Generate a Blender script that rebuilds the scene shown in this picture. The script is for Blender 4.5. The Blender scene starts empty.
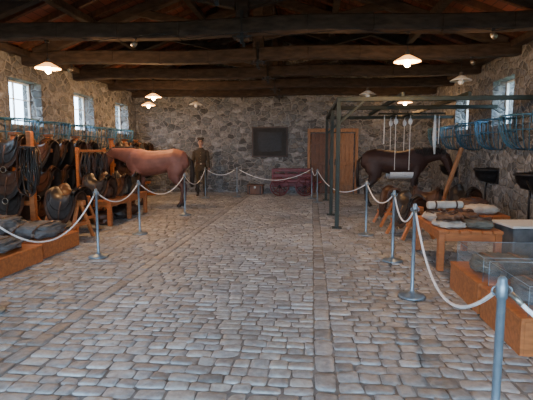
import bpy, math, random
from mathutils import Vector, Matrix, noise
random.seed(7)
R=random.Random(11)
D=bpy.data
scene=bpy.context.scene
COL=scene.collection

# ---------------------------------------------------------------- materials
def newmat(name):
    m=D.materials.new(name); m.use_nodes=True
    nt=m.node_tree; bs=nt.nodes['Principled BSDF']
    return m,nt,bs
def ramp(nt,stops,interp='LINEAR'):
    n=nt.nodes.new('ShaderNodeValToRGB'); cr=n.color_ramp; cr.interpolation=interp
    while len(cr.elements)<len(stops): cr.elements.new(0.5)
    for e,(p,c) in zip(cr.elements,stops):
        e.position=p; e.color=(c[0],c[1],c[2],1)
    return n
def mat(name,col,rough=0.7,metal=0.0,scale=8,var=0.3,bump=0.15,stretch=(1,1,1),emit=None,estr=0):
    m,nt,bs=newmat(name)
    tc=nt.nodes.new('ShaderNodeTexCoord'); mp=nt.nodes.new('ShaderNodeMapping')
    mp.inputs['Scale'].default_value=stretch
    nz=nt.nodes.new('ShaderNodeTexNoise'); nz.inputs['Scale'].default_value=scale; nz.inputs['Detail'].default_value=5
    nt.links.new(tc.outputs['Object'],mp.inputs[0]); nt.links.new(mp.outputs[0],nz.inputs['Vector'])
    a=[c*(1-var) for c in col]; b=[min(1,c*(1+var)) for c in col]
    r=ramp(nt,[(0.3,a),(0.7,b)])
    nt.links.new(nz.outputs['Fac'],r.inputs[0]); nt.links.new(r.outputs[0],bs.inputs['Base Color'])
    bs.inputs['Roughness'].default_value=rough; bs.inputs['Metallic'].default_value=metal
    if bump:
        bp=nt.nodes.new('ShaderNodeBump'); bp.inputs['Strength'].default_value=bump; bp.inputs['Distance'].default_value=0.02
        nt.links.new(nz.outputs['Fac'],bp.inputs['Height']); nt.links.new(bp.outputs[0],bs.inputs['Normal'])
    if emit:
        bs.inputs['Emission Color'].default_value=(*emit,1); bs.inputs['Emission Strength'].default_value=estr
    return m

def stone_wall_mat():
    m,nt,bs=newmat('rubble_stone'); L=nt.links.new; N=nt.nodes.new
    tc=N('ShaderNodeTexCoord'); mp=N('ShaderNodeMapping'); mp.inputs['Scale'].default_value=(1,1,1.45)
    L(tc.outputs['Object'],mp.inputs[0])
    nz=N('ShaderNodeTexNoise'); nz.inputs['Scale'].default_value=3.5; nz.inputs['Detail'].default_value=3
    L(mp.outputs[0],nz.inputs['Vector'])
    mx=N('ShaderNodeVectorMath'); mx.operation='SCALE'; mx.inputs['Scale'].default_value=0.16
    L(nz.outputs['Color'],mx.inputs[0])
    ad=N('ShaderNodeVectorMath'); ad.operation='ADD'; L(mp.outputs[0],ad.inputs[0]); L(mx.outputs[0],ad.inputs[1])
    v1=N('ShaderNodeTexVoronoi'); v1.feature='F1'; v1.inputs['Scale'].default_value=4.4
    v2=N('ShaderNodeTexVoronoi'); v2.feature='DISTANCE_TO_EDGE'; v2.inputs['Scale'].default_value=4.4
    L(ad.outputs[0],v1.inputs['Vector']); L(ad.outputs[0],v2.inputs['Vector'])
    sep=N('ShaderNodeSeparateColor'); L(v1.outputs['Color'],sep.inputs[0])
    cr=ramp(nt,[(0,(.075,.08,.085)),(.25,(.135,.14,.143)),(.45,(.21,.22,.23)),(.6,(.125,.135,.145)),(.8,(.2,.198,.19)),(1,(.31,.32,.33))])
    L(sep.outputs[0],cr.inputs[0])
    n2=N('ShaderNodeTexNoise'); n2.inputs['Scale'].default_value=14; n2.inputs['Detail'].default_value=6
    L(tc.outputs['Object'],n2.inputs['Vector'])
    r2=ramp(nt,[(.3,(.6,.6,.6)),(.75,(1.3,1.3,1.3))]); L(n2.outputs['Fac'],r2.inputs[0])
    mu=N('ShaderNodeMix'); mu.data_type='RGBA'; mu.blend_type='MULTIPLY'; mu.inputs[0].default_value=1
    L(cr.outputs[0],mu.inputs[6]); L(r2.outputs[0],mu.inputs[7])
    er=ramp(nt,[(.02,(0,0,0)),(.08,(1,1,1))]); L(v2.outputs['Distance'],er.inputs[0])
    mm=N('ShaderNodeMix'); mm.data_type='RGBA'; L(er.outputs[0],mm.inputs[0])
    mr=ramp(nt,[(.3,(.19,.19,.187)),(.7,(.3,.3,.295))]); L(n2.outputs['Fac'],mr.inputs[0])
    L(mr.outputs[0],mm.inputs[6]); L(mu.outputs[2],mm.inputs[7]); L(mm.outputs[2],bs.inputs['Base Color'])
    hr=ramp(nt,[(0,(0,0,0)),(.18,(1,1,1))],'EASE'); L(v2.outputs['Distance'],hr.inputs[0])
    ma=N('ShaderNodeMath'); ma.operation='MULTIPLY_ADD'; ma.inputs[1].default_value=.4
    L(n2.outputs['Fac'],ma.inputs[0]); L(hr.outputs[0],ma.inputs[2])
    bp=N('ShaderNodeBump'); bp.inputs['Strength'].default_value=.8; bp.inputs['Distance'].default_value=.045
    L(ma.outputs[0],bp.inputs['Height']); L(bp.outputs[0],bs.inputs['Normal'])
    bs.inputs['Roughness'].default_value=.9
    return m
def floor_stone_mat():
    m,nt,bs=newmat('cobble_stone'); L=nt.links.new; N=nt.nodes.new
    at=N('ShaderNodeAttribute'); at.attribute_name='tone'
    cr=ramp(nt,[(0,(.2,.2,.2)),(.35,(.28,.285,.29)),(.65,(.36,.37,.38)),(1,(.46,.46,.45))]); L(at.outputs['Fac'],cr.inputs[0])
    tc=N('ShaderNodeTexCoord')
    n2=N('ShaderNodeTexNoise'); n2.inputs['Scale'].default_value=22; n2.inputs['Detail'].default_value=6; L(tc.outputs['Object'],n2.inputs['Vector'])
    n3=N('ShaderNodeTexNoise'); n3.inputs['Scale'].default_value=.9; n3.inputs['Detail'].default_value=4; L(tc.outputs['Object'],n3.inputs['Vector'])
    r2=ramp(nt,[(.3,(.68,.68,.68)),(.75,(1.24,1.24,1.24))]); L(n2.outputs['Fac'],r2.inputs[0])
    r3=ramp(nt,[(.3,(.78,.76,.72)),(.65,(1.04,1.07,1.1))]); L(n3.outputs['Fac'],r3.inputs[0])
    mu=N('ShaderNodeMix'); mu.data_type='RGBA'; mu.blend_type='MULTIPLY'; mu.inputs[0].default_value=1
    L(cr.outputs[0],mu.inputs[6]); L(r2.outputs[0],mu.inputs[7])
    mv=N('ShaderNodeMix'); mv.data_type='RGBA'; mv.blend_type='MULTIPLY'; mv.inputs[0].default_value=1
    L(mu.outputs[2],mv.inputs[6]); L(r3.outputs[0],mv.inputs[7]); L(mv.outputs[2],bs.inputs['Base Color'])
    bp=N('ShaderNodeBump'); bp.inputs['Strength'].default_value=.6; bp.inputs['Distance'].default_value=.012
    L(n2.outputs['Fac'],bp.inputs['Height']); L(bp.outputs[0],bs.inputs['Normal'])
    bs.inputs['Roughness'].default_value=.48
    return m
def plank_mat():
    m,nt,bs=newmat('roof_planks'); L=nt.links.new; N=nt.nodes.new
    tc=N('ShaderNodeTexCoord'); mp=N('ShaderNodeMapping'); mp.inputs['Rotation'].default_value=(0,0,math.radians(90))
    L(tc.outputs['Object'],mp.inputs[0])
    br=N('ShaderNodeTexBrick'); br.inputs['Scale'].default_value=1; br.inputs['Brick Width'].default_value=3.2; br.inputs['Row Height'].default_value=.16
    br.inputs['Mortar Size'].default_value=.006
    br.inputs['Color1'].default_value=(.23,.07,.038,1); br.inputs['Color2'].default_value=(.11,.038,.024,1); br.inputs['Mortar'].default_value=(.01,.006,.005,1)
    L(mp.outputs[0],br.inputs['Vector']); L(br.outputs['Color'],bs.inputs['Base Color']); bs.inputs['Roughness'].default_value=.75
    return m
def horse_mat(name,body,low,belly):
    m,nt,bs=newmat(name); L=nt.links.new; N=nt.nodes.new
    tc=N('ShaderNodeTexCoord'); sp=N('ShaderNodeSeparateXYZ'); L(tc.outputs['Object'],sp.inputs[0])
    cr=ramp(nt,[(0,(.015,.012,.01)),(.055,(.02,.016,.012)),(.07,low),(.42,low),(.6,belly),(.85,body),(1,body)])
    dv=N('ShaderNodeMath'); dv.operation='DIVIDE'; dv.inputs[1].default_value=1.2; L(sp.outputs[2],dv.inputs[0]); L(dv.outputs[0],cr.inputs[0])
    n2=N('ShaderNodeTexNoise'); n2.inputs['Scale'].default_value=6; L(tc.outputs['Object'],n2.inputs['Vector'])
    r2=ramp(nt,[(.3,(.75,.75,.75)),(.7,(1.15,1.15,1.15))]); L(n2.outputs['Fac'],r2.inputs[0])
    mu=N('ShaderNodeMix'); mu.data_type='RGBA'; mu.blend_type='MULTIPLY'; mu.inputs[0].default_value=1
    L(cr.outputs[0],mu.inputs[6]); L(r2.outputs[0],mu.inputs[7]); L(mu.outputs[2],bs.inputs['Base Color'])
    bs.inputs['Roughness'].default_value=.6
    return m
M_WALL=stone_wall_mat(); M_FLOOR=floor_stone_mat(); M_PLANK=plank_mat()
M_MORTAR=mat('floor_joint',(.17,.165,.16),.95,0,12,.4,.3)
M_BEAM=mat('aged_timber',(.036,.024,.019),.85,0,5,.6,.6,(1,3,3))
M_RAFT=mat('rafter_timber',(.075,.032,.019),.8,0,5,.5,.4,(3,1,1))
M_WOOD=mat('varnished_pine',(.36,.12,.036),.45,0,5,.3,.1,(1,6,6))
M_WOODD=mat('dark_wood',(.12,.05,.024),.55,0,6,.35,.15,(4,4,1))
M_FRAME=mat('ebonised_frame',(.04,.02,.014),.5,0,6,.35,.1)
M_TAN=mat('tan_wood',(.28,.14,.065),.6,0,6,.25,.15,(4,4,1))
M_WHITE=mat('white_paint',(.8,.8,.78),.5,0,6,.05,.0)
M_PAPER=mat('display_paper',(.6,.6,.58),.7,0,6,.05,.0)
M_STRAP=mat('white_webbing',(.75,.77,.78),.8,0,30,.1,.1)
M_STEEL=mat('brushed_steel',(.2,.26,.31),.4,.6,20,.15,.03)
M_ROPE=mat('white_rope',(.85,.87,.9),.8,0,60,.1,.5)
M_GREEN=mat('dark_green_painted_steel',(.012,.022,.018),.65,0,8,.3,.05)
M_BLUE=mat('blue_painted_iron',(.04,.14,.23),.45,.3,12,.3,.1)
M_IRON=mat('black_cast_iron',(.018,.018,.02),.5,.5,14,.4,.2)
M_BLK=mat('black_leather',(.022,.018,.016),.45,0,20,.4,.3)
M_BRN=mat('brown_leather',(.06,.027,.015),.45,0,16,.4,.3)
M_TANL=mat('tan_leather',(.13,.06,.03),.55,0,16,.3,.3)
M_GREY=mat('grey_canvas',(.1,.105,.11),.9,0,7,.4,.6)
M_GREY2=mat('olive_canvas',(.11,.105,.085),.9,0,9,.4,.6)
M_LIN=mat('linen',(.42,.39,.34),.85,0,9,.25,.5)
M_BRASS=mat('dull_metal',(.3,.28,.24),.4,.8,14,.3,.1)
M_MAROON=mat('maroon_paint',(.13,.018,.026),.5,0,8,.3,.1)
M_BOARD=mat('dark_board',(.01,.01,.01),.7,0,12,.5,.2)
M_SKIN=mat('mannequin_skin',(.4,.23,.16),.6,0,8,.1,.0)
M_UNI=mat('olive_uniform',(.05,.04,.028),.9,0,14,.25,.3)
M_UNI2=mat('khaki_trousers',(.065,.053,.036),.9,0,14,.25,.3)
M_HAIR=mat('dark_horse_hair',(.02,.013,.01),.7,0,40,.5,.6)
M_ENAM=mat('white_enamel',(.7,.68,.62),.35,0,6,.05,0)
M_GLOWSHADE=mat('emissive_enamel_shade',(.8,.6,.35),.35,0,6,.05,0,emit=(1,.42,.1),estr=3.2)  # enamel shade; the bulb's warm glow is put in as its own emission
M_BULB=mat('lit_bulb',(1,.8,.5),.4,0,3,.02,0,emit=(1,.6,.22),estr=90)
M_GROUND=mat('grass_ground',(.09,.12,.05),.95,0,1.5,.4,.3)
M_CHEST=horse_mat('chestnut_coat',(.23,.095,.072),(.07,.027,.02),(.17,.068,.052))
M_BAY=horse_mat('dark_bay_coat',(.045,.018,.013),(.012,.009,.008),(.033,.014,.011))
def glassmat():
    m,nt,bs=newmat('acrylic_sheet'); bs.inputs['Base Color'].default_value=(.7,.78,.8,1); bs.inputs['Roughness'].default_value=.05
    bs.inputs['Alpha'].default_value=.03; return m
M_GLASS=glassmat()
def panemat():
    m,nt,bs=newmat('window_glass'); bs.inputs['Base Color'].default_value=(.9,.95,1,1); bs.inputs['Roughness'].default_value=.05
    bs.inputs['Alpha'].default_value=.06; return m
M_PANE=panemat()

# ---------------------------------------------------------------- builder
class B:
    def __init__(s): s.v=[];s.f=[];s.m=[];s.s=[];s.mats=[];s.M=Matrix.Identity(4)
    def mi(s,mt):
        if mt not in s.mats: s.mats.append(mt)
        return s.mats.index(mt)
    def add(s,vs,fs,mt,smooth=False):
        o=len(s.v); i=s.mi(mt)
        for v in vs: s.v.append(tuple(s.M@Vector(v)))
        for f in fs: s.f.append(tuple(o+k for k in f)); s.m.append(i); s.s.append(smooth)
    def box(s,c,sz,mt,rot=None,bev=0.0):
        x,y,z=[k/2 for k in sz]; e=min(bev,x*.8,y*.8,z*.8)
        Rm=rot.to_3x3() if rot is not None else Matrix.Identity(3); c=Vector(c)
        if e<=0:
            vs=[c+Rm@Vector((a,b,d)) for a in(-x,x) for b in(-y,y) for d in(-z,z)]
            fs=[(0,1,3,2),(4,6,7,5),(0,4,5,1),(2,3,7,6),(0,2,6,4),(1,5,7,3)]
            s.add(vs,fs,mt); return
        vs=[];idx={}
        for a in(-1,1):
            for b in(-1,1):
                for d in(-1,1):
                    for ax in range(3):
                        p=[a*(x-e),b*(y-e),d*(z-e)]; p[ax]=(a*x,b*y,d*z)[ax]
                        idx[(a,b,d,ax)]=len(vs); vs.append(c+Rm@Vector(p))
        fs=[]
        for ax in range(3):
            o=[k for k in range(3) if k!=ax]
            for sg in(-1,1):
                q=[]
                for (p1,p2) in((-1,-1),(1,-1),(1,1),(-1,1)):
                    t=[0,0,0]; t[ax]=sg; t[o[0]]=p1; t[o[1]]=p2; q.append(idx[(t[0],t[1],t[2],ax)])
                if (sg>0)==(ax==1): q.reverse()
                fs.append(tuple(q))
        for ax in range(3):
            o=[k for k in range(3) if k!=ax]
            for p1 in(-1,1):
                for p2 in(-1,1):
                    t=[0,0,0]; t[o[0]]=p1; t[o[1]]=p2
                    t0=list(t);t0[ax]=-1;t1=list(t);t1[ax]=1
                    fs.append((idx[(*t0,o[0])],idx[(*t1,o[0])],idx[(*t1,o[1])],idx[(*t0,o[1])]))
        for a in(-1,1):
            for b in(-1,1):
                for d in(-1,1): fs.append(tuple(idx[(a,b,d,k)] for k in range(3)))
        s.add(vs,fs,mt)
    def beam(s,p,q,w,h,mt,bev=0.0,up=(0,0,1)):
        p=Vector(p);q=Vector(q);d=q-p;l=d.length;t=d.normalized();u=Vector(up)
        if abs(t.dot(u))>.98:u=Vector((0,1,0))
        sd=t.cross(u).normalized();uu=sd.cross(t).normalized()
        Rm=Matrix((t,sd,uu)).transposed()
        s.box((p+q)/2,(l,w,h),mt,Rm,bev)
    def tube(s,pts,rad,mt,n=10,side=None,closed=False,smooth=True):
        pts=[Vector(p) for p in pts];N=len(pts);vs=[];fs=[]
        prev=None
        for i,p in enumerate(pts):
            if closed: t=pts[(i+1)%N]-pts[i-1]
            else: t=pts[min(i+1,N-1)]-pts[max(i-1,0)]
            t.normalize()
            if side is not None: sd=Vector(side)
            elif prev is not None: sd=prev
            else: sd=Vector((0,0,1)) if abs(t.z)<.9 else Vector((1,0,0))
            sd=(sd-t*sd.dot(t)).normalized(); prev=sd; up=t.cross(sd)
            r=rad[i] if isinstance(rad,(list,tuple)) else rad
            a,b=(r if isinstance(r,(list,tuple)) else (r,r))
            for k in range(n):
                an=2*math.pi*k/n; vs.append(p+sd*a*math.cos(an)+up*b*math.sin(an))
        rng=N if closed else N-1
        for i in range(rng):
            for k in range(n):
                j=(i+1)%N; fs.append((i*n+k,i*n+(k+1)%n,j*n+(k+1)%n,j*n+k))
        if not closed:
            fs.append(tuple(range(n-1,-1,-1))); fs.append(tuple((N-1)*n+k for k in range(n)))
        s.add(vs,fs,mt,smooth)
    def lathe(s,prof,c,mt,n=20,smooth=True):
        c=Vector(c);vs=[];fs=[]
        for (r,z) in prof:
            for k in range(n):
                an=2*math.pi*k/n; vs.append(c+Vector((r*math.cos(an),r*math.sin(an),z)))
        for i in range(len(prof)-1):
            for k in range(n): fs.append((i*n+k,i*n+(k+1)%n,(i+1)*n+(k+1)%n,(i+1)*n+k))
        s.add(vs,fs,mt,smooth)
    def ball(s,c,r,mt,n=10):
        a,b,d=(r if isinstance(r,(list,tuple)) else (r,r,r)); c=Vector(c); vs=[];fs=[]
        for i in range(n+1):
            ph=math.pi*i/n
            for k in range(2*n):
                th=math.pi*k/n; vs.append(c+Vector((a*math.sin(ph)*math.cos(th),b*math.sin(ph)*math.sin(th),d*math.cos(ph))))
        for i in range(n):
            for k in range(2*n): fs.append((i*2*n+k,(i+1)*2*n+k,(i+1)*2*n+(k+1)%(2*n),i*2*n+(k+1)%(2*n)))
        s.add(vs,fs,mt,True)
    def pillow(s,c,sz,mt,rz=0,wr=.03,seed=0,p=3.2,n=14):
        c=Vector(c);Rz=Matrix.Rotation(rz,3,'Z');vs=[];fs=[];idx={}
        def vert(q):
            k=tuple(round(t,4) for t in q)
            if k in idx:return idx[k]
            d=Vector(q); L=(abs(d.x)**p+abs(d.y)**p+abs(d.z)**p)**(1/p); d=d/L
            w=noise.noise(Vector((d.x*2.2+seed*3.1,d.y*2.2,d.z*2.2)))+.5*noise.noise(Vector((d.x*6+seed,d.y*6,d.z*5)))
            P=Vector((d.x*sz[0]/2,d.y*sz[1]/2,d.z*sz[2]/2)); P+=d*wr*w
            if P.z<-sz[2]/2: P.z=-sz[2]/2
            idx[k]=len(vs); vs.append(c+Rz@P); return idx[k]
        for ax in range(3):
            for sg in(-1,1):
                for i in range(n):
                    for j in range(n):
                        q=[]
                        for a,b in((i,j),(i+1,j),(i+1,j+1),(i,j+1)):
                            t=[0,0,0];t[ax]=sg;t[(ax+1)%3]=-1+2*a/n;t[(ax+2)%3]=-1+2*b/n;q.append(vert(t))
                        if sg<0:q.reverse()
                        fs.append(tuple(q))
        s.add(vs,fs,mt,True)
    def mesh(s,name):
        me=D.meshes.new(name); me.from_pydata(s.v,[],s.f)
        for m in s.mats: me.materials.append(m)
        me.polygons.foreach_set('material_index',s.m); me.polygons.foreach_set('use_smooth',s.s)
        me.update(); return me
    def obj(s,name,loc=(0,0,0),rz=0,parent=None):
        return place(s.mesh(name),name,loc,rz,parent)
def place(me,name,loc=(0,0,0),rz=0,parent=None,sc=1,rot=None):
    o=D.objects.new(name,me); COL.objects.link(o); o.location=loc; o.rotation_euler=rot if rot else (0,0,rz)
    if sc!=1:o.scale=(sc,)*3
    if parent:o.parent=parent
    return o
def empty(name,loc=(0,0,0),rz=0):
    o=D.objects.new(name,None); COL.objects.link(o); o.location=loc; o.rotation_euler=(0,0,rz); o.empty_display_size=.1
    return o

XL,XR,YB,YF,ZT=-6.1,3.9,15.3,-2.2,3.42
XC=(XL+XR)/2; ZR=5.35; TH=.45

# ---------------------------------------------------------------- floor
def build_floor():
    vs=[];fs=[];tone=[];mi=[]
    def wob(x,y): return .03*noise.noise(Vector((x*.7,y*.7,3.3)))+.012*noise.noise(Vector((x*3,y*3,9.1)))
    def stone(x0,x1,y0,y1,base,jit):
        g=.004
        x0+=g;x1-=g;y0+=g;y1-=g
        cx,cy=(x0+x1)/2,(y0+y1)/2; hx,hy=(x1-x0)/2,(y1-y0)/2
        j=lambda a:R.uniform(-a,a)
        co=[(-1,-.76),(-.8,-1),(.8,-1),(1,-.76),(1,.76),(.8,1),(-.8,1),(-1,.76)]
        co=[(a+j(jit),b+j(jit*1.5)) for a,b in co]
        h=R.uniform(-.006,.003); tx=j(.005);ty=j(.005); t=min(1,max(0,R.gauss(base,.22)))
        o=len(vs)
        for (sc,z) in((1,-.022),(.98,-.007),(.88,-.002),(.5,.001)):
            for a,b in co:
                X_,Y_=cx+a*hx*sc,cy+b*hy*sc
                vs.append((X_,Y_+wob(X_,Y_),z+(h+a*tx*sc+b*ty*sc if z>-.02 else 0)))
        for r in range(3):
            for k in range(8): fs.append((o+r*8+k,o+r*8+(k+1)%8,o+r*8+8+(k+1)%8,o+r*8+8+k)); tone.append(t); mi.append(0)
        fs.append(tuple(o+24+k for k in range(8))); tone.append(t); mi.append(0)
    def zone(xa,xb,rowh,wmin,wmax,base,jit=.08):
        y=YF
        while y<YB:
            h=rowh*R.uniform(.85,1.16); x=xa
            while x<xb-.02:
                w=R.uniform(wmin,wmax)
                if xb-(x+w)<wmin*.6: w=xb-x
                stone(x,min(x+w,xb),y+R.uniform(-.006,.006),min(y+h,YB)+R.uniform(-.006,.006),base,jit); x+=w
            y+=h
    zone(XL,-2.13,.12,.11,.21,.42,.1)
    zone(-2.13,-1.99,.24,.13,.14,.45)
    zone(-1.99,0.03,.105,.11,.2,.66,.07)
    zone(0.03,.17,.24,.13,.14,.45)
    zone(.17,XR,.12,.11,.21,.42,.1)
    o=len(vs); vs.extend([(XL-TH,YF-TH,-.011),(XR+TH,YF-TH,-.011),(XR+TH,YB+TH,-.011),(XL-TH,YB+TH,-.011)]); fs.append((o,o+1,o+2,o+3)); tone.append(.5); mi.append(1)
    me=D.meshes.new('floor'); me.from_pydata(vs,[],fs); me.materials.append(M_FLOOR); me.materials.append(M_MORTAR)
    me.polygons.foreach_set('material_index',mi)
    me.polygons.foreach_set('use_smooth',[m==0 for m in mi])
    at=me.attributes.new('tone','FLOAT','FACE'); at.data.foreach_set('value',tone)
    place(me,'floor')
build_floor()
b=B(); b.box((0,5,-.12),(120,120,.1),M_GROUND); b.obj('ground_outside')

# ---------------------------------------------------------------- walls
WZ0,WZ1=1.97,2.92
def side_wall(name,x0,x1,wins):
    b=B()
    xc=(x0+x1)/2;w=x1-x0
    b.box((xc,(YF+YB)/2,(WZ0-.1)/2),(w,YB-YF+2*TH,WZ0+.1),M_WALL)
    b.box((xc,(YF+YB)/2,(WZ1+ZT)/2),(w,YB-YF+2*TH,ZT-WZ1),M_WALL)
    y=YF-TH
    for a,c in wins+[(YB+TH,None)]:
        b.box((xc,(y+a)/2,(WZ0+WZ1)/2),(w,a-y,WZ1-WZ0),M_WALL); y=c
    b.obj(name)
LW=[(1.2,2.3),(3.7,4.8),(6.2,7.3),(8.7,9.8),(11.2,12.25),(13.65,14.65)]
RW=[(1.7,2.8),(4.3,5.35),(6.85,7.9),(9.4,10.45),(11.95,13.0)]
side_wall('wall_left',XL-TH,XL,LW); side_wall('wall_right',XR,XR+TH,RW)
def gable(name,y0,y1,door=None):
    b=B(); yc=(y0+y1)/2;d=y1-y0
    if door:
        a,c,h=door
        b.box(((XL+a)/2,yc,ZT/2-.05),(a-XL,d,ZT+.1),M_WALL); b.box(((XR+c)/2,yc,ZT/2-.05),(XR-c,d,ZT+.1),M_WALL)
        b.box(((a+c)/2,yc,(h+ZT)/2),(c-a,d,ZT-h),M_WALL)
    else: b.box((XC,yc,ZT/2-.05),(XR-XL,d,ZT+.1),M_WALL)
    k=.19
    vs=[(XL,y0,ZT-.01),(XR,y0,ZT-.01),(XR,y0,ZT+k),(XC,y0,ZR+k),(XL,y0,ZT+k)]
    vs+=[(x,y1,z) for x,_,z in vs]
    b.add(vs,[(0,1,2,3,4),(9,8,7,6,5),(0,4,9,5),(4,3,8,9),(3,2,7,8),(2,1,6,7),(1,0,5,6)],M_WALL)
    b.obj(name)
gable('wall_back',YB,YB+TH); gable('wall_front',YF-TH,YF,(-4.6,2.4,3.1))
n=1
def window(x,side,a,c):
    global n
    b=B(); xx=x; t=.04; z0,z1=WZ0,WZ1; w=c-a;h=z1-z0; yc=(a+c)/2;zc=(z0+z1)/2
    for yy in(a+t/2,c-t/2): b.box((xx,yy,zc),(.05,t,h),M_WHITE,bev=.006)
    for zz in(z0+t/2,z1-t/2): b.box((xx,yc,zz),(.05,w,t),M_WHITE,bev=.006)
    b.box((xx,yc,zc),(.035,.035,h-2*t),M_WHITE,bev=.005)
    b.box((xx,yc,zc+.1),(.02,w-2*t,.02),M_WHITE)
    b.box((xx,yc,zc),(.006,w-2*t,h-2*t),M_PANE)
    b.obj('window_%d'%n); n+=1
for a,c in LW: window(XL-.3,-1,a,c)
for a,c in RW: window(XR+.3,1,a,c)

# ---------------------------------------------------------------- roof
b=B()
for sx,xe in((-1,XL-TH),(1,XR+TH)):
    sl=(ZR-ZT)/(XR-XC); ze=ZT-sl*TH
    vs=[(xe,YF-TH,ze+.16),(XC,YF-TH,ZR+.16),(XC,YB+TH,ZR+.16),(xe,YB+TH,ze+.16),(xe,YF-TH,ze+.24),(XC,YF-TH,ZR+.24),(XC,YB+TH,ZR+.24),(xe,YB+TH,ze+.24)]
    b.add(vs,[(0,1,2,3),(7,6,5,4),(0,4,5,1),(3,2,6,7),(0,3,7,4)],M_PLANK)
b.obj('ceiling')
b=B()
y=YF+.1
while y<YB:
    for sx,xe in((-1,XL),(1,XR)):
        b.beam((xe,y,ZT+.1),(XC,y,ZR+.1),.08,.12,M_RAFT,.008)
    y+=.62
for f in(.33,.68):
    for xe in(XL,XR):
        x=xe+(XC-xe)*f; z=ZT+(ZR-ZT)*f-.02
        b.box((x,(YF+YB)/2,z-.04),(.14,YB-YF,.14),M_BEAM,bev=.012)
b.box((XC,(YF+YB)/2,ZR-.06),(.12,YB-YF,.2),M_BEAM,bev=.01)
for xe in(XL+.12,XR-.12): b.box((xe,(YF+YB)/2,ZT+.02),(.18,YB-YF,.12),M_BEAM,bev=.01)
b.obj('roof_rafters')
TY=[1.05,3.1,5.15,7.2,9.25,11.3,13.3,15.1]
def truss_mesh():
    b=B(); Z=3.35; hl=(XR-XL)/2
    N=10; 
    for i in range(N):
        xa=-hl+2*hl*i/N; xb=-hl+2*hl*(i+1)/N
        za=.03*math.sin(i*1.3);zb=.03*math.sin((i+1)*1.3)
        b.beam((xa-.01,0,Z+za),(xb+.01,0,Z+zb),.22,.25,M_BEAM,.02)
    b.box((0,0,(Z-.2+ZR-.1)/2),(.2,.18,ZR-.1-Z+.2),M_BEAM,bev=.015)
    for s in(-1,1):
        b.beam((s*(hl-.25),0,Z+.12),(0,0,ZR-.22),.18,.2,M_BEAM,.015)
        b.beam((s*.1,0,Z+.35),(s*hl*.5,0,ZT+(ZR-ZT)*.5-.14),.14,.15,M_BEAM,.012)
        b.box((s*.0,s*.1,Z-.02),(.05,.02,.5),M_IRON)
    b.box((0,0,Z-.16),(.3,.24,.02),M_IRON)
    return b.mesh('roof_truss')
tm=truss_mesh()
for y in TY: place(tm,'roof_truss',(XC,y,0))

# ---------------------------------------------------------------- back wall things
b=B()
b.box((-1.43,YB-.035,1.72),(1.22,.05,1.02),M_FRAME,bev=.01); b.box((-1.43,YB-.065,1.72),(1.12,.02,.92),M_BOARD)
b.box((-1.43,YB-.078,1.72),(.8,.004,.62),M_IRON)
b.obj('framed_board')
b=B()
for i in range(5): b.box((-.1+.13+i*.135,YB-.06,1.0),(.13,.05,2.0),M_WOODD,bev=.006)
for z in(.3,1.0,1.7): b.box((.3,YB-.1,z),(.68,.03,.1),M_WOODD,bev=.006)
b.box((.58,YB-.11,1.05),(.03,.03,.2),M_IRON); b.obj('door_1')
b=B()
for i in range(5): b.box((.76+i*.135,YB-.06,1.0),(.13,.05,2.0),M_TAN,bev=.006)
for z in(.3,1.0,1.7): b.box((1.03,YB-.1,z),(.68,.03,.1),M_TAN,bev=.006)
b.box((.76,YB-.11,1.05),(.03,.03,.2),M_IRON); b.obj('door_2')
b=B(); b.box((-.11,YB-.05,1.03),(.1,.1,2.06),M_TAN,bev=.01); b.box((1.46,YB-.05,1.03),(.1,.1,2.06),M_TAN,bev=.01); b.box((.675,YB-.05,2.1),(1.67,.1,.12),M_TAN,bev=.01); b.obj('trim_1')
b=B()
for x in(-.62,.62):
    for y in(-.26,.26): b.box((x,y,.6),(.06,.05,.52),M_MAROON,bev=.008)
for i in range(4): b.box((0,-.21+i*.14,.4),(1.3,.13,.03),M_MAROON,bev=.006)
for y in(-.26,.26):
    for z in(.47,.64,.81): b.box((0,y,z),(1.3,.03,.09),M_MAROON,bev=.006)
    for x in(-.2,.2): b.box((x,y,.62),(.05,.045,.5),M_MAROON)
for x in(-.62,.62):
    for z in(.47,.64,.81): b.box((x,0,z),(.03,.5,.09),M_MAROON)
b.box((0,0,.33),(1.2,.1,.08),M_MAROON); 
for x in(-.4,.4):
    b.tube([(x,-.4,.3),(x,.4,.3)],.02,M_IRON,8)
    for y in(-.37,.37):
        c=Vector((x,y,.3)); b.tube([c+Vector((.28*math.cos(t),0,.28*math.sin(t))) for t in [2*math.pi*i/24 for i in range(24)]],[(.022,.018)]*24,M_MAROON,8,(0,1,0),closed=True)
        for i in range(8): t=math.pi*i/4; b.tube([c,c+Vector((.27*math.cos(t),0,.27*math.sin(t)))],.012,M_MAROON,6)
        b.ball(c,.045,M_IRON,6)
for y in(-.12,.12): b.tube([(.6,y,.36),(.95,y,.45)],.02,M_MAROON,8)
b.obj('maroon_cart',(-.62,14.5,0))
b=B(); b.box((0,0,.14),(.5,.35,.28),M_WOODD,bev=.01); b.box((0,0,.3),(.54,.39,.04),M_WOODD,bev=.01)
for x in(-.18,.18): b.box((x,-.18,.15),(.03,.02,.28),M_IRON)
b.box((0,-.19,.24),(.06,.03,.07),M_BRASS); b.obj('wooden_trunk',(-1.85,14.7,0))

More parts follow.
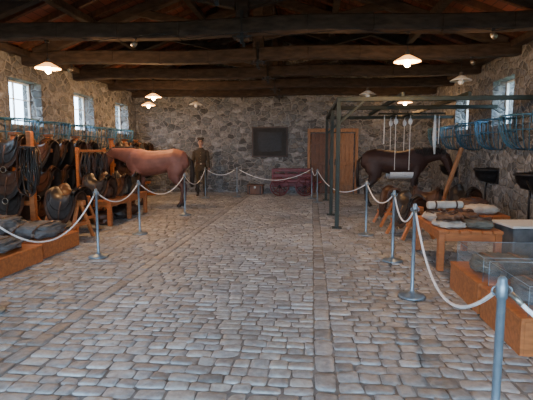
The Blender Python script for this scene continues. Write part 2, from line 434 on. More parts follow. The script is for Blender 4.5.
# ---------------------------------------------------------------- stanchions + ropes
def stanchion_mesh():
    b=B()
    b.lathe([(0,0),(.13,0),(.135,.01),(.12,.024),(.05,.036),(.025,.055),(.0175,.07),(.0175,.84),(.022,.845),(.024,.86),(.024,.9),(.02,.905),(.018,.925),(.01,.935),(0,.936)],(0,0,0),M_STEEL,20)
    for a in(0,math.pi):
        pts=[(math.cos(a)*(.024+.016*math.sin(t)),math.sin(a)*.03,.875+.018*math.cos(t)) for t in [k*math.pi/5 for k in range(6)]]
        b.tube(pts,.004,M_STEEL,6)
    return b.mesh('rope_stanchion')
sm=stanchion_mesh()
ST={'L0':(-2.86,3.62),'L1':(-2.88,5.75),'L2':(-2.96,7.44),'L3':(-2.82,9.75),'L4':(-3.2,13.3),'B1':(-2.3,13.7),'B2':(.0,13.4),'R4':(.15,12.5),'R3':(.93,7.74),'R2':(1.06,5.92),'R1':(1.0,4.46),'R0':(.78,1.88)}
for k,(x,y) in ST.items(): place(sm,'rope_stanchion',(x,y,.002))
def rope(p,q,sag):
    b=B(); p=Vector((*p,.875));q=Vector((*q,.875)); d=(q-p).normalized(); p=p+d*.035; q=q-d*.035
    pts=[p.lerp(q,i/24)+Vector((0,0,-sag*(1-(2*i/24-1)**2))) for i in range(25)]
    b.tube(pts,.0095,M_ROPE,8)
    for e,dr in((pts[0],pts[1]-pts[0]),(pts[-1],pts[-2]-pts[-1])):
        b.tube([e,e+dr.normalized()*.06],.012,M_BRASS,8)
    b.obj('barrier_rope')
for a,c,s in(('L0','L1',.42),('L1','L2',.2),('L2','L3',.28),('L3','L4',.3),('L4','B1',.18),('B1','B2',.33),('B2','R4',.15),('R4','R3',.32),('R3','R2',.2),('R2','R1',.22),('R1','R0',.4)): rope(ST[a],ST[c],s)
place(sm,'rope_stanchion',(1.9,.6,.002)); rope(ST['R0'],(1.9,.6),.3)

# ---------------------------------------------------------------- green steel frame
b=B(); Z=2.36
for (x,y) in((.47,8.4),(.43,10.1),(.41,13.1)):
    b.box((x,y,Z/2),(.075,.075,Z),M_GREEN,bev=.008); b.box((x,y,.01),(.18,.18,.02),M_GREEN)
    b.beam((x,y,Z),(XR-.02,y,Z),.07,.08,M_GREEN,.008)
    b.beam((x,y,Z-.45),(x+.45,y,Z-.03),.04,.04,M_GREEN)
b.beam((.47,8.35,Z+.0),(.41,13.15,Z),.07,.08,M_GREEN,.008)
for x in(1.6,2.75): b.beam((x,8.4,Z+.08),(x,13.1,Z+.08),.06,.08,M_GREEN,.006)
b.obj('steel_frame')

# ---------------------------------------------------------------- hay racks & mangers
def hayrack_mesh():
    b=B(); W=.56;P=.46;h=.6
    top=[(P*math.sin(t),-W*math.cos(t),0) for t in [math.pi*k/20 for k in range(21)]]
    b.tube(top,.018,M_BLUE,8); b.tube([(0,-W,0),(0,W,0)],.014,M_BLUE,8)
    bot=[(.1*math.sin(t),-.22*math.cos(t),-h) for t in [math.pi*k/10 for k in range(11)]]
    b.tube(bot,.013,M_BLUE,8)
    mid=[(P*.82*math.sin(t),-W*.86*math.cos(t),-h*.42) for t in [math.pi*k/20 for k in range(21)]]
    b.tube(mid,.01,M_BLUE,6)
    for k in range(0,15):
        t=math.pi*k/14; pts=[]
        for i in range(7):
            u=i/6; s=math.cos(u*math.pi/2)**.8 if i<6 else 0
            px=.1+(P-.1)*s; py=.22+(W-.22)*s
            pts.append((px*math.sin(t)+.01,-py*math.cos(t),-h*math.sin(u*math.pi/2)**1.0 if i<6 else -h))
        b.tube(pts,.009,M_BLUE,6)
    return b.mesh('hay_rack')
hm=hayrack_mesh()
for y in(7.35,8.65,9.95,11.25,12.55,13.85): place(hm,'hay_rack',(XR-.02,y,2.06),math.pi)
for y in(7.45,8.7,9.95,11.2,12.45,13.7): place(hm,'hay_rack',(XL+.02,y,2.06),0)
def manger_mesh():
    b=B(); rings=[(1,.0),(1.06,-.01),(1.06,-.045),(.98,-.05),(.92,-.16),(.7,-.26),(.35,-.3),(.02,-.305)]
    inn=[(.93,0),(.88,-.12),(.66,-.22),(.3,-.26),(.02,-.265)]
    def half(rs):
        vs=[];fs=[];K=17
        for (s,z) in rs:
            for k in range(K):
                t=math.pi*k/(K-1); vs.append((.36*s*max(0,math.sin(t))**.8,-.3*s*math.cos(t),z))
        for i in range(len(rs)-1):
            for k in range(K-1):
                q=(i*K+k,i*K+k+1,(i+1)*K+k+1,(i+1)*K+k); fs.append(q)
        b.add(vs,fs,M_IRON,True)
    half(rings); half([rings[0]]+inn)
    b.box((-.005,0,-.15),(.02,.66,.34),M_IRON)
    b.tube([(.1,0,-.29),(.12,0,-.5),(.1,0,-.95)],.02,M_IRON,8)
    return b.mesh('feed_manger')
mm=manger_mesh()
for y in(6.9,8.2,10.2,12.9): place(mm,'feed_manger',(XR-.02,y,1.05),math.pi)
b=B(); b.beam((0,0,.02),(.5,.15,1.5),.09,.07,M_TAN,.01); b.beam((.05,.1,.02),(.5,.3,1.3),.06,.05,M_WOODD,.01); b.obj('leaning_timber',(2.9,10.6,0))
b=B(); b.tube([(0,0,.01),(-.3,.45,.95)],.014,M_IRON,8); b.obj('iron_rod',(3.8,7.3,0))

# ---------------------------------------------------------------- lamps
def lamp_mesh(lit,cord):
    b=B()
    b.tube([(0,0,.1),(0,0,cord)],.006,M_IRON,6)
    b.lathe([(0,.16),(.03,.155),(.035,.1),(.05,.085)],(0,0,0),M_BRASS,24)
    b.lathe([(.05,.085),(.2,.0),(.205,-.012),(.195,-.006),(.045,.07),(0,.075)],(0,0,0),M_GLOWSHADE if lit else M_ENAM,24)
    b.ball((0,0,-.03),(.05,.05,.06),M_BULB if lit else M_WHITE,8)
    b.lathe([(0,cord),(.04,cord),(.035,cord-.03),(0,cord-.035)],(0,0,0),M_IRON,12)
    return b.mesh('pendant_lamp')
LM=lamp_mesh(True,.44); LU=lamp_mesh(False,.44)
for (x,y,lit,pw) in((-4.3,3.1,1,50),(1.4,3.1,1,50),(-4.34,7.2,1,170),(1.42,7.2,1,130),(-4.03,11.3,1,140),(1.32,11.3,0,0),(-3.45,13.3,0,0),(2.85,9.25,0,0),(-4.9,13.3,1,50),(2.6,13.3,1,50)):  # front pair hangs unseen above the view, added to give light
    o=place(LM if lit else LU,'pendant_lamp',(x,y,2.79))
    if lit:
        l=D.lights.new('lamp_light','POINT'); l.energy=pw; l.color=(1,.54,.23); l.shadow_soft_size=.05
        lo=D.objects.new('lamp_light',l); COL.objects.link(lo); lo.parent=o; lo.location=(0,0,-.14)
def spot_mesh():
    b=B(); b.box((0,0,0),(.06,.06,.03),M_IRON); b.tube([(0,0,0),(0,0,-.08)],.01,M_IRON,6)
    b.tube([(0,.05,-.08),(0,-.02,-.11),(0,-.1,-.15)],[.03,.05,.055],M_BRASS,12); return b.mesh('spot_fixture')
sp=spot_mesh()
for (x,y) in((2.6,7.09),(-5.0,9.14),(3.0,9.14),(-2.8,7.09)): place(sp,'spot_fixture',(x,y-.0,3.22-.02),sc=.8)
b=B()
for y in(7.0,):
    pts=[(XL+.2+i*.5,y,3.2+.05*math.sin(i*2.1)) for i in range(20)]; b.tube(pts,.006,M_IRON,5)
b.obj('electric_cable')

# ---------------------------------------------------------------- horses
def horse(name,loc,rz,coat,neck,head,ear):
    e=empty(name,loc,rz)
    b=B(); S=(0,1,0)
    def T(l):
        b.tube([(p[0],p[4] if len(p)>4 else 0,p[1]) for p in l],[(p[2],p[3]) for p in l],coat,18,S)
    T([(-.86,1.16,.05,.08),(-.82,1.15,.13,.17),(-.7,1.17,.23,.25),(-.5,1.19,.28,.30),(-.25,1.16,.28,.29),(0,1.12,.3,.31),(.25,1.1,.29,.34),(.45,1.13,.25,.36),(.62,1.14,.2,.31),(.74,1.13,.13,.2),(.8,1.13,.05,.08)])
    T(neck); T(head)
    for s in(-1,1):
        off=.08 if s>0 else -.05
        T([(-.55,1.1,.14,.22,s*.13),(-.53,.92,.12,.2,s*.16),(-.5,.78,.09,.14,s*.17),(-.58,.64,.06,.085,s*.16),(-.7,.53,.048,.065,s*.15),(-.72,.44,.04,.048,s*.15),(-.7,.28,.032,.036,s*.15),(-.69,.15,.042,.044,s*.15),(-.65,.09,.036,.038,s*.15),(-.63,.05,.05,.052,s*.15),(-.61,.0,.062,.068,s*.15)])
        T([(.48+off*0,1.05,.1,.17,s*.14),(.5,.86,.085,.12,s*.16),(.49+off,.66,.06,.075,s*.155),(.49+off,.5,.048,.052,s*.15),(.5+off,.45,.05,.055,s*.15),(.49+off,.3,.032,.036,s*.15),(.49+off,.15,.04,.043,s*.15),(.52+off,.09,.035,.038,s*.15),(.54+off,.05,.05,.052,s*.15),(.56+off,.0,.06,.066,s*.15)])
        ex,ez,dx,dz=ear
        b.tube([(ex,s*.05,ez),(ex+dx*.5,s*.07,ez+dz*.5),(ex+dx,s*.075,ez+dz)],[(.03,.025),(.028,.018),(.004,.004)],coat,8,S)
    body=b.obj('body',parent=e)
    r=body.modifiers.new('r','REMESH'); r.mode='VOXEL'; r.voxel_size=.018; r.use_smooth_shade=True
    sm_=body.modifiers.new('s','SMOOTH'); sm_.iterations=5; sm_.factor=.5
    h=B()
    for i in range(16):
        a=R.uniform(-1,1); c=R.uniform(-.5,.5)
        h.tube([(-.84,a*.02,1.27),(-.93+c*.02,a*.04,1.15),(-.95+c*.05,a*.07,.85),(-.92+c*.08,a*.06,.5)],[.014,.028,.03,.006],M_HAIR,6)
    N=len(neck)
    for i in range(22):
        u=.12+.86*i/21; k=u*(N-1); i0=min(int(k),N-2); f=k-i0
        p,q=neck[i0],neck[i0+1]; c=Vector((p[0]+(q[0]-p[0])*f,0,p[1]+(q[1]-p[1])*f)); t=Vector((q[0]-p[0],0,q[1]-p[1])).normalized(); up=Vector((-t.z,0,t.x)); rr=p[3]+(q[3]-p[3])*f; w=p[2]+(q[2]-p[2])*f
        top=c+up*(rr*1.0); sd=-1
        h.tube([top+Vector((0,.01,0)),top+up*.02+Vector((0,sd*.03,0)),c+up*rr*.65+Vector((0,sd*(w*.86+.012),0)),c+up*rr*.1+Vector((R.uniform(-.02,.02),sd*(w+.018),-.02))],[.016,.02,.018,.005],M_HAIR,6)
    hx=head[0]
    for i in range(5): h.tube([(hx[0]+.02,(i-2)*.015,hx[1]+.09),(head[1][0]+.08,(i-2)*.02,head[1][1]+.06),(head[2][0]+.09,(i-2)*.02,head[2][1]+.03)],[.014,.016,.004],M_HAIR,6)
    h.obj('mane_and_tail',parent=e)
    k=B(); e0=head[1];e1=head[2]
    for s in(-1,1):
        k.ball(((e0[0]*.6+e1[0]*.4)+.035,s*(e0[2]*.85),e0[1]*.6+e1[1]*.4+.02),.02,M_BLK,8)
        n1=head[-2]; k.ball((n1[0]+.03,s*.035,n1[1]),.012,M_BLK,6)
    for idx,w in((len(head)-3,1.06),(1,1.05)):
        q=head[idx]; t=(Vector((head[idx+1][0],0,head[idx+1][1]))-Vector((head[idx-1][0],0,head[idx-1][1]))).normalized(); c=Vector((q[0],0,q[1])); up=Vector((-t.z,0,t.x))
        k.tube([c+Vector((0,1,0))*q[2]*w*math.cos(a)+up*q[3]*w*math.sin(a) for a in [2*math.pi*i/16 for i in range(16)]],.01,M_BRN,6,closed=True)
    for s in(-1,1):
        a_=head[1];c_=head[-3]; k.tube([(a_[0],s*a_[2]*1.05,a_[1]),(c_[0],s*c_[2]*1.05,c_[1])],.009,M_BRN,6)
    k.obj('face_and_halter',parent=e)
    return e
neckL=[(.45,1.2,.17,.27),(.68,1.29,.13,.22),(.92,1.34,.1,.17),(1.1,1.37,.09,.14),(1.22,1.35,.08,.11)]
headL=[(1.15,1.39,.07,.08),(1.24,1.3,.095,.13),(1.32,1.15,.085,.115),(1.39,.97,.06,.08),(1.43,.85,.058,.068),(1.45,.79,.04,.045)]
neckR=[(.45,1.2,.17,.27),(.68,1.28,.13,.22),(.92,1.32,.1,.17),(1.1,1.34,.09,.14),(1.22,1.32,.08,.11)]
headR=[(1.15,1.36,.07,.08),(1.24,1.27,.095,.13),(1.32,1.12,.085,.115),(1.39,.94,.06,.08),(1.43,.82,.058,.068),(1.45,.76,.04,.045)]
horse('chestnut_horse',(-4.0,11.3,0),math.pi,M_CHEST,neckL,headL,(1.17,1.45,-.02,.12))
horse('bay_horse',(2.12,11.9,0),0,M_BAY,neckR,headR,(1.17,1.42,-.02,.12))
b=B()
for x in(2.05,2.4):
    for s in(-1,1):
        y0=11.9+s*.36
        b.beam((x,y0,2.3),(x,y0,.95),.06,.008,M_STRAP,up=(1,0,0))
        b.ball((x,y0,2.15),(.05,.03,.08),M_STRAP,8)
    b.beam((x,11.9-.38,2.32),(x,11.9+.38,2.32),.05,.05,M_GREEN)
    b.tube([(x,11.9,2.33),(x,11.9,2.43)],.012,M_IRON,6)
pts=[(0,.36*math.cos(a),.9+.19*math.sin(a)) for a in [math.radians(180+180*i/16) for i in range(17)]]
vs=[];fs=[]
for x in(1.95,2.2,2.52):
    for p in pts: vs.append((x,11.9+p[1],p[2]))
for i in range(2):
    for j in range(16): fs.append((i*17+j,i*17+j+1,(i+1)*17+j+1,(i+1)*17+j))
b.add(vs,fs,M_STRAP,True)
for x in (2.95,): b.tube([(x,11.4,2.3),(x,11.4,1.75),(x+.02,11.4,1.35)],[.02,.05,.02],M_STRAP,8)
for x in (1.75,3.05): b.tube([(x,11.4,2.3),(x,11.4,1.6)],.012,M_STRAP,8)
b.tube([(1.6,11.4,2.33),(3.2,11.4,2.33)],.02,M_GREEN,8)
b.obj('horse_sling')

# ---------------------------------------------------------------- mannequin
def mannequin(loc,rz):
    e=empty('uniformed_mannequin',loc,rz)
    X=(1,0,0)
    def part(name,vox,it=3):
        b=B()
        def fin():
            o=b.obj(name,parent=e); r=o.modifiers.new('r','REMESH'); r.mode='VOXEL'; r.voxel_size=vox; r.use_smooth_shade=True
            s_=o.modifiers.new('s','SMOOTH'); s_.iterations=it; s_.factor=.5; return o
        return b,fin
    b,f=part('trousers',.012)
    b.tube([(0,0,.82),(0,0,.9),(0,0,1.0)],[(.15,.11),(.17,.12),(.155,.11)],M_UNI2,16,X)
    for s in(-1,1): b.tube([(s*.09,0,.92),(s*.1,0,.75),(s*.1,-.01,.55),(s*.105,0,.4),(s*.11,.0,.3)],[(.095,.105),(.095,.1),(.065,.07),(.062,.068),(.055,.06)],M_UNI2,14,X)
    f()
    b,f=part('boots',.01)
    for s in(-1,1):
        b.tube([(s*.11,0,.42),(s*.11,0,.3),(s*.112,.01,.12),(s*.115,.01,.03),(s*.115,.01,.0)],[(.062,.068),(.058,.065),(.042,.05),(.045,.06),(.045,.06)],M_BLK,14,X)
        b.tube([(s*.115,.05,.04),(s*.12,-.05,.04),(s*.125,-.14,.03),(s*.128,-.19,.025)],[(.04,.04),(.045,.042),(.047,.03),(.03,.02)],M_BLK,12,X)
    f()
    b,f=part('tunic',.012)
    b.tube([(0,0,.78),(0,0,.88),(0,0,1.03),(0,0,1.18),(0,0,1.33),(0,0,1.43),(0,.01,1.49),(0,.01,1.53)],[(.19,.14),(.185,.135),(.155,.11),(.18,.125),(.2,.13),(.18,.11),(.085,.075),(.065,.062)],M_UNI,18,X)
    for s in(-1,1): b.tube([(s*.15,0,1.41),(s*.2,0,1.38),(s*.225,.01,1.25),(s*.24,.015,1.1),(s*.25,-.01,.98),(s*.255,-.04,.88)],[(.06,.06),(.062,.065),(.052,.058),(.046,.05),(.042,.045),(.036,.04)],M_UNI,12,X)
    f()
    b,f=part('head_and_neck',.008,2)
    b.tube([(0,.01,1.48),(0,.005,1.56),(0,.0,1.6)],[(.055,.055),(.052,.055),(.05,.055)],M_SKIN,14,X)
    b.tube([(0,-.03,1.56),(0,-.02,1.585),(0,-.01,1.63),(0,.0,1.68),(0,.005,1.73),(0,.01,1.77),(0,.01,1.79)],[(.03,.03),(.05,.065),(.068,.085),(.075,.095),(.075,.095),(.055,.07),(.02,.03)],M_SKIN,16,X)
    b.tube([(0,-.09,1.7),(0,-.108,1.665),(0,-.1,1.65)],[(.01,.01),(.016,.016),(.008,.008)],M_SKIN,8,X)
    for s in(-1,1): b.ball((s*.077,.01,1.67),(.01,.02,.03),M_SKIN,8)
    b.ball((0,-.088,1.61),(.024,.012,.01),M_SKIN,8)
    f()
    b=B()
    for s in(-1,1): b.ball((s*.03,-.085,1.69),(.012,.008,.007),M_BLK,6); b.beam((s*.014,-.096,1.707),(s*.048,-.09,1.707),.008,.006,M_HAIR)
    b.ball((0,-.1,1.612),(.02,.004,.003),M_MAROON,6)
    b.lathe([(0,.12),(.1,.115),(.115,.09),(.085,.05),(.086,.0),(.08,.0)],(0,.01,1.72),M_UNI,20)
    b.tube([(-.07,-.07,1.735),(-.04,-.12,1.725),(0,-.135,1.72),(.04,-.12,1.725),(.07,-.07,1.735)],[(.006,.02)]*5,M_BLK,8,(0,0,1))
    b.tube([(.158*math.cos(t),.115*math.sin(t),1.02) for t in [2*math.pi*i/24 for i in range(24)]],[(.025,.006)]*24,M_BRN,8,(0,0,1),closed=True)
    b.box((0,-.122,1.02),(.05,.01,.045),M_BRASS)
    b.beam((-.15,-.1,1.05),(.13,-.1,1.42),.035,.008,M_BRN,up=(0,-1,0))
    for z in(1.12,1.2,1.28,1.36): b.ball((0,-.125-.006*(z>1.15),z),.008,M_BRASS,6)
    b.obj('cap_belt_and_face_details',parent=e)
    for s in(-1,1):
        b,f=part('hand_%s'%('l' if s>0 else 'r'),.0045,2)
        b.tube([(s*.255,-.04,.9),(s*.256,-.05,.86),(s*.257,-.055,.82),(s*.257,-.058,.79)],[(.016,.024),(.016,.036),(.016,.042),(.013,.038)],M_SKIN,12,X)
        for i,L in enumerate((.062,.074,.07,.055)):
            y=-.058-.03+i*.0205
            b.tube([(s*.257,y,.8),(s*.255,y-.003,.785-L*.35),(s*.248,y-.004,.785-L*.7),(s*.238,y-.002,.785-L)],[.0092,.009,.0085,.007],M_SKIN,8)
        b.tube([(s*.25,-.085,.855),(s*.243,-.108,.83),(s*.238,-.115,.8),(s*.234,-.112,.78)],[.012,.011,.0095,.007],M_SKIN,8)
        f()
mannequin((-3.5,14.0,0),math.radians(12))

# ---------------------------------------------------------------- tack
def saddle_mesh(ml,pad=M_GREY2):
    b=B()
    def shell(off,L,flap,mt,zoff,th):
        NU,NV=16,24;vs=[];fs=[]
        def P(i,j,o):
            u=-1+2*i/NU; v=-1+2*j/NV
            zs=.10*abs(u)**2.2+(.05 if u>.0 else .03)*abs(u)**6
            fl=flap*(1-abs(u)**3)*1.0+.12
            a=abs(v); r=.13+o
            tot=r*1.25+fl; t=a*tot; arc=r*1.25
            if t<arc: an=t/r; x=r*math.sin(an); z=r*math.cos(an)-r
            else:
                an=1.25; x=r*math.sin(an)+(t-arc)*math.cos(an)*.75; z=r*math.cos(an)-r-(t-arc)*math.sin(an)
            return Vector((math.copysign(x,v),u*L,z+zs+zoff+o))
        for o in(0,th):
            for i in range(NU+1):
                for j in range(NV+1): vs.append(P(i,j,o))
        K=NV+1;Q=(NU+1)*K
        for i in range(NU):
            for j in range(NV):
                a=i*K+j; fs.append((a,a+1,a+K+1,a+K)); fs.append((Q+a,Q+a+K,Q+a+K+1,Q+a+1))
        for i in range(NU):
            for j in(0,NV): a=i*K+j; fs.append((a,a+K,Q+a+K,Q+a))
        for j in range(NV):
            for i in(0,NU): a=i*K+j; fs.append((a,a+1,Q+a+1,Q+a))
        b.add(vs,fs,mt,True)
    shell(-.01,.3,.22,pad,-.01,.012); shell(0,.25,.16,ml,.015,.018); shell(.02,.2,.02,ml,.03,.02)
    b.tube([(.12*math.sin(a),.225,.1+.07*math.cos(a)-.03) for a in [math.radians(-80+160*i/8) for i in range(9)]],.018,ml,8)
    b.tube([(.11*math.sin(a),-.225,.12+.05*math.cos(a)-.03) for a in [math.radians(-80+160*i/8) for i in range(9)]],.016,ml,8)
    for s in(-1,1):
        b.tube([(s*.16,-.03,-.03),(s*.22,-.03,-.2),(s*.235,-.03,-.38)],[(.004,.014)]*3,M_BRN,6,(1,0,0))
        b.tube([(s*.235,-.03+.05*math.sin(t),-.43+.05*math.cos(t)) for t in [2*math.pi*i/12 for i in range(12)]],.006,M_BRASS,6,closed=True)
    return b.mesh('saddle')
SM=[saddle_mesh(M_BRN,M_BLK),saddle_mesh(M_BLK,M_BRN),saddle_mesh(M_TANL,M_GREY2)]
def harness_mesh(seed,m1):
    r=random.Random(seed); b=B()
    for i in range(11):
        w=r.uniform(.04,.12); L=r.uniform(.35,.85); ox=r.uniform(-.12,.12); oy=r.uniform(-.03,.03)
        pts=[(ox+w*math.sin(a)*(1 if math.cos(a)>0 else 1.2),oy+.02*math.sin(3*a),-L/2+L/2*math.cos(a)) for a in [2*math.pi*k/18 for k in range(18)]]
        b.tube(pts,[(.02,.006)]*18,m1 if r.random()<.7 else M_BRN,6,(0,1,0),closed=True)
        b.tube([(ox+.02*math.cos(t)+w*.9,oy,-L*.5+.02*math.sin(t)) for t in [2*math.pi*k/8 for k in range(8)]],.004,M_BRASS,5,closed=True)
    for i in range(6):
        ox=r.uniform(-.14,.14); L=r.uniform(.5,.95); b.tube([(ox,.03,0),(ox+.02,.035,-L*.5),(ox-.02,.03,-L)],[(.018,.004)]*3,m1 if r.random()<.6 else M_TANL,6,(1,0,0))
    b.tube([(-.16,0,.0),(.16,0,.0)],.012,M_IRON,6)
    return b.mesh('hanging_harness')
HM=[harness_mesh(k,m) for k,m in((1,M_BLK),(2,M_BRN),(3,M_BLK),(4,M_BRN))]

def tall_rack(y0,y1,x,name='saddle_rack'):
    b=B(); posts=[y0,(y0+y1)/2,y1]
    for y in posts:
        b.box((x,y,.86),(.09,.09,1.72),M_WOOD,bev=.008); b.box((x+.25,y,.04),(.7,.09,.08),M_WOOD,bev=.008)
        b.beam((x+.45,y,.07),(x+.02,y,.6),.06,.06,M_WOOD,.006)
        b.box((x,y,1.75),(.14,.14,.06),M_WOODD,bev=.01)
    for z in(1.55,1.02): b.box((x,(y0+y1)/2,z),(.06,y1-y0,.09),M_WOOD,bev=.008)
    k=[y0+.3+(y1-y0-.6)*i/3 for i in range(4)]
    for z in(1.42,.9,.42):
        for y in k:
            b.beam((x,y,z),(x+.55,y,z+.02),.07,.07,M_WOOD,.01)
            if z==.42: b.beam((x,y,.1),(x+.4,y,.40),.05,.05,M_WOOD)
    b.obj(name); return k
k=tall_rack(7.9,10.1,-5.5)
i=0
for y in k:
    for z in(1.5,.98,.5):
        place(SM[(0,1,0,1,0)[(i*2+int(z*3))%5]],'saddle',(-5.17,y,z),rot=(0,0,math.pi/2+R.uniform(-.08,.08))); i+=1
b=B(); b.box((XL+.04,10.7,1.36),(.05,7.4,.1),M_WOODD,bev=.006)
for q in range(18): b.tube([(XL+.05,7.2+q*.41,1.36),(XL+.2,7.2+q*.41,1.39)],.014,M_WOODD,6)
b.obj('harness_peg_rail')
for q in range(18): place(HM[q%4],'hanging_harness',(XL+.16,7.2+q*.41,1.36),rot=(0,0,math.pi/2))
b=B()
for (x,y) in((-5.45,7.15),(-4.7,7.15)):
    b.box((x,y,.88),(.09,.09,1.76),M_WOOD,bev=.008); b.box((x,y,.04),(.12,.6,.08),M_WOOD,bev=.008)
for z in(1.5,.98,.55): b.box((-5.07,7.15,z),(.75,.07,.08),M_WOOD,bev=.008)
b.obj('harness_stand')
for z,m in((1.56,1),(1.04,0),(.61,1)): place(SM[m],'saddle',(-5.07,7.15,z),rot=(0,0,math.pi/2))
place(HM[0],'hanging_harness',(-4.6,6.93,1.5)); place(HM[1],'hanging_harness',(-5.35,6.9,1.45))
k2=tall_rack(12.2,14.0,-5.6)
for j,y in enumerate(k2):
    for z in(1.5,.98): place(SM[(j+int(z))%3],'saddle',(-5.27,y,z),rot=(0,0,math.pi/2+R.uniform(-.1,.1)))
b=B()
for y in(8.7,9.9): b.box((-4.72,y,.75),(.06,.06,1.5),M_WOOD,bev=.006); b.box((-4.72,y,.03),(.4,.08,.06),M_WOOD)
b.box((-4.72,9.3,1.42),(.05,1.3,.07),M_WOOD,bev=.006); b.obj('bridle_stand')
for j,y in enumerate((8.85,9.15,9.45,9.75)): place(HM[j],'hanging_harness',(-4.66,y,1.4),rot=(0,0,math.pi/2),sc=.85)

def low_table(name,x0,x1,y0,y1,h,mt=M_WOOD):
    b=B(); 
    for x in(x0+.05,x1-.05):
        ys=[y0+.05,y1-.05]+([(y0+y1)/2] if y1-y0>1.6 else [])
        for y in ys: b.box((x,y,(h-.04)/2),(.075,.075,h-.04),mt,bev=.006)
        b.box((x,(y0+y1)/2,h-.09),(.03,y1-y0-.1,.09),mt)
    for y in(y0+.05,y1-.05): b.box(((x0+x1)/2,y,h-.09),(x1-x0-.1,.03,.09),mt)
    nn=max(2,round((x1-x0)/.13)); w=(x1-x0)/nn
    for i in range(nn): b.box((x0+w*(i+.5),(y0+y1)/2,h-.02),(w-.01,y1-y0,.04),mt,bev=.006)
    b.obj(name)
low_table('display_bench',-4.5,-3.8,8.15,10.1,.5)
low_table('display_bench',1.5,2.25,5.45,6.7,.5)
low_table('display_bench',2.45,3.1,7.3,8.4,.42)
def trestle(x,y,rz=0,h=.72):
    b=B()
    for s in(-1,1):
        for t in(-1,1): b.beam((t*.28,s*.28,0.0),(t*.03,s*.25,h),.05,.05,M_WOOD,.006)
        b.box((0,s*.27,.25),(.42,.03,.05),M_WOOD)
    b.box((0,0,h),(.1,.7,.09),M_WOOD,bev=.015); b.obj('saddle_trestle',(x,y,.0),rz)
for (x,y,rz,m) in((-4.25,7.65,1.3,0),(-4.0,6.95,1.4,1)):
    trestle(x,y,rz,.6); place(SM[m],'saddle',(x,y,.66),rz)
for j,(x,y) in enumerate(((-4.15,8.45),(-4.12,9.1),(-4.15,9.75))):
    b=B(); b.pillow((0,0,.14),(.26,.5,.28),M_GREY2 if j%2 else M_BRN,0,.02,j); b.obj('folded_saddle_pad',(x,y,.5),1.4+.2*j)
    place(SM[(1,0,1)[j]],'saddle',(x,y,.8),1.4+.2*j)
    b=B(); b.pillow((0,0,.12),(.45,.4,.24),M_BLK if j%2 else M_BRN,0,.03,j+77); b.obj('leather_pannier',(x,y,.0),.1*j)

def platform(name,x0,x1,y0,y1,h):
    b=B()
    b.box(((x0+x1)/2,(y0+y1)/2,h-.015),(x1-x0,y1-y0,.03),M_WOOD,bev=.006)
    for x in(x0+.02,x1-.02): b.box((x,(y0+y1)/2,(h-.03)/2),(.03,y1-y0-.02,h-.03),M_WOOD)
    for y in(y0+.02,y1-.02): b.box(((x0+x1)/2,y,(h-.03)/2),(x1-x0-.06,.03,h-.03),M_WOOD)
    b.obj(name)
platform('display_platform',-4.85,-3.5,4.5,5.48,.22); platform('display_platform',-4.85,-3.55,5.55,6.5,.22)
platform('display_platform',1.47,3.0,3.2,3.98,.28); platform('display_platform',1.47,3.0,4.03,4.85,.28)
def bag(name,x,y,z,sz,mt,rz,seed,strap=M_BRN):
    b=B(); b.pillow((0,0,sz[2]/2),sz,mt,0,.045,seed)
    b.pillow((0,-.01,sz[2]*.92),(sz[0]*.9,sz[1]*.8,sz[2]*.3),mt,0,.03,seed+9)
    for s in(-.25,.25):
        x_=s*sz[0]; hx=sz[1]/2+.01
        b.tube([(x_,-hx,sz[2]*.15),(x_,-hx,sz[2]*.75),(x_,-hx*.6,sz[2]*1.1),(x_,0,sz[2]*1.13),(x_,hx*.6,sz[2]*1.1),(x_,hx,sz[2]*.7)],[(.018,.005)]*6,strap,6,(1,0,0))
        b.box((x_,-hx-.006,sz[2]*.45),(.05,.01,.04),M_BRASS)
    b.obj(name,(x,y,z+.004),rz)
for i,(x,y,sx,sy,sz,rz,m) in enumerate((( -3.87,4.98,.56,.75,.14,.06,M_GREY),(-4.51,5.0,.55,.75,.18,-.05,M_GREY2),(-3.9,6.02,.56,.76,.17,.06,M_GREY),(-4.52,6.02,.56,.76,.24,-.06,M_GREY))):
    bag('canvas_pack',x,y,.22,(sx,sy,sz),m,rz,i)
for i,(x,y,sx,sy,sz,rz,m) in enumerate(((1.83,4.42,.52,.54,.14,.06,M_GREY2),(2.52,4.45,.56,.54,.15,-.06,M_GREY),(1.85,3.6,.52,.5,.14,.06,M_GREY),(2.52,3.6,.54,.5,.14,-.06,M_GREY2))):
    bag('canvas_pack',x,y,.28,(sx,sy,sz),m,rz,i+20,M_TANL)
for (x,y,z) in((2.235,4.44,.5),(2.235,3.59,.5)):
    b=B(); w_,d_=1.42,.72; h_=z-.28
    b.box((0,0,0),(w_,d_,.008),M_GLASS)
    for s in(-1,1):
        b.box((0,s*(d_/2-.004),-h_/2),(w_,.006,h_-.01),M_GLASS); b.box((s*(w_/2-.004),0,-h_/2),(.006,d_-.02,h_-.01),M_GLASS)
        b.tube([(-w_/2,s*d_/2,0),(w_/2,s*d_/2,0)],.003,M_STEEL,6); b.tube([(s*w_/2,-d_/2,0),(s*w_/2,d_/2,0)],.003,M_STEEL,6)
        for t in(-1,1): b.tube([(s*w_/2,t*d_/2,-h_+.003),(s*w_/2,t*d_/2,0)],.003,M_STEEL,6)
    b.obj('acrylic_display_cover',(x,y,z))
def roll(name,x,y,z,r,L,mt,rz):
    b=B(); b.tube([(-L/2,0,r),(-L/2+.02,0,r),(0,0,r*1.02),(L/2-.02,0,r),(L/2,0,r)],[r*.85,r,r*.97,r,r*.85],mt,16)
    for s in(-.3,.3): b.tube([(s*L,(r+.004)*math.cos(a),r+(r+.004)*math.sin(a)) for a in [2*math.pi*i/16 for i in range(16)]],[(.014,.004)]*16,M_BRN,6,(1,0,0),closed=True)
    b.obj(name,(x,y,z),rz)
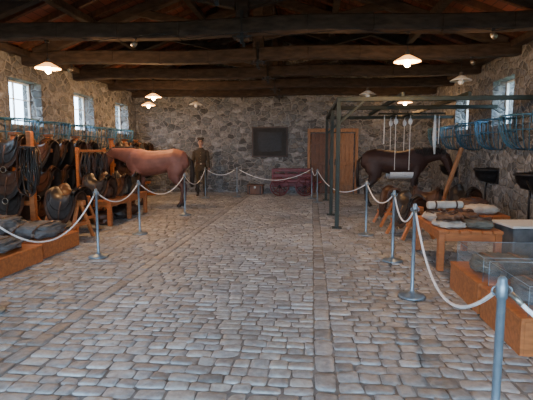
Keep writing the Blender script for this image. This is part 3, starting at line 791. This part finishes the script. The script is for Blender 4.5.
for i,(x,y,z,sx,sy,sz,m,rz) in enumerate(((1.7,5.75,.5,.34,.4,.08,M_LIN,.2),(2.05,5.72,.5,.32,.36,.1,M_GREY2,-.2),(1.72,6.3,.5,.36,.42,.1,M_LIN,.1),(2.06,6.3,.5,.28,.4,.12,M_TANL,.2),(1.72,5.77,.6,.26,.28,.06,M_TANL,.7),(1.9,6.03,.5,.26,.16,.07,M_BRN,.2))):
    b=B(); b.pillow((0,0,sz/2),(sx,sy,sz),m,0,.02,i+40); 
    b.tube([(sx*.45*math.cos(t),sy*.45*math.sin(t)*.6,sz+.012+.01*math.sin(4*t)) for t in [2*math.pi*k_/20 for k_ in range(20)]],[(.012,.005)]*20,M_BRN,6,(0,0,1),closed=True)
    b.obj('folded_linen_gear',(x,y,z),rz)
roll('rolled_blanket',1.85,6.45,.635,.055,.5,M_LIN,.2)
for i,(x,y,sx,sy,sz,m) in enumerate(((2.75,7.6,.5,.4,.14,M_LIN),(2.8,8.1,.45,.4,.2,M_BRN))):
    b=B(); b.pillow((0,0,sz/2),(sx,sy,sz),m,.2,.03,i+60); b.obj('folded_saddle_pad',(x,y,.42))
b=B(); b.box((0,0,.25),(.5,.5,.5),M_GREY,bev=.02); b.box((0,0,.515),(.56,.56,.03),M_PAPER,bev=.006); b.obj('display_plinth',(2.68,5.95,0),.1)
b=B(); b.box((0,0,.2),(.6,.5,.4),M_WOODD,bev=.02); b.box((0,-.02,.44),(.76,.6,.02),M_PAPER,rot=Matrix.Rotation(.12,3,'X')); b.obj('display_plinth',(3.35,6.2,0),.0)
for (x,y,rz,m) in((1.65,7.7,.3,1),(1.55,8.9,.1,0),(2.3,9.3,1.2,0),(3.05,9.3,.4,1)):
    trestle(x,y,rz,.5); place(SM[m],'saddle',(x,y,.56),rz)

# ---------------------------------------------------------------- lights / world
w=D.worlds.new('World'); scene.world=w; w.use_nodes=True
bg=w.node_tree.nodes['Background']; bg.inputs[0].default_value=(.55,.76,1,1); bg.inputs[1].default_value=15.0
def portal(x,y,z,sx,sy,rot):
    l=D.lights.new('daylight_portal','AREA'); l.shape='RECTANGLE'; l.size=sx; l.size_y=sy; l.cycles.is_portal=True
    o=D.objects.new('daylight_portal',l); COL.objects.link(o); o.location=(x,y,z); o.rotation_euler=rot
portal(-1.1,YF-TH-.01,1.55,7.0,3.1,(math.radians(90),0,0))
for a,c in LW: portal(XL-TH-.01,(a+c)/2,(WZ0+WZ1)/2,WZ1-WZ0,c-a,(0,math.radians(-90),0))
for a,c in RW: portal(XR+TH+.01,(a+c)/2,(WZ0+WZ1)/2,WZ1-WZ0,c-a,(0,math.radians(90),0))

cam=D.cameras.new('camera'); cam.sensor_width=36; cam.lens=450/533*36; cam.clip_end=200
co=D.objects.new('camera',cam); COL.objects.link(co); co.location=(0,0,1.45)
co.rotation_euler=(math.radians(90-6.34),0,math.radians(5.77)); scene.camera=co
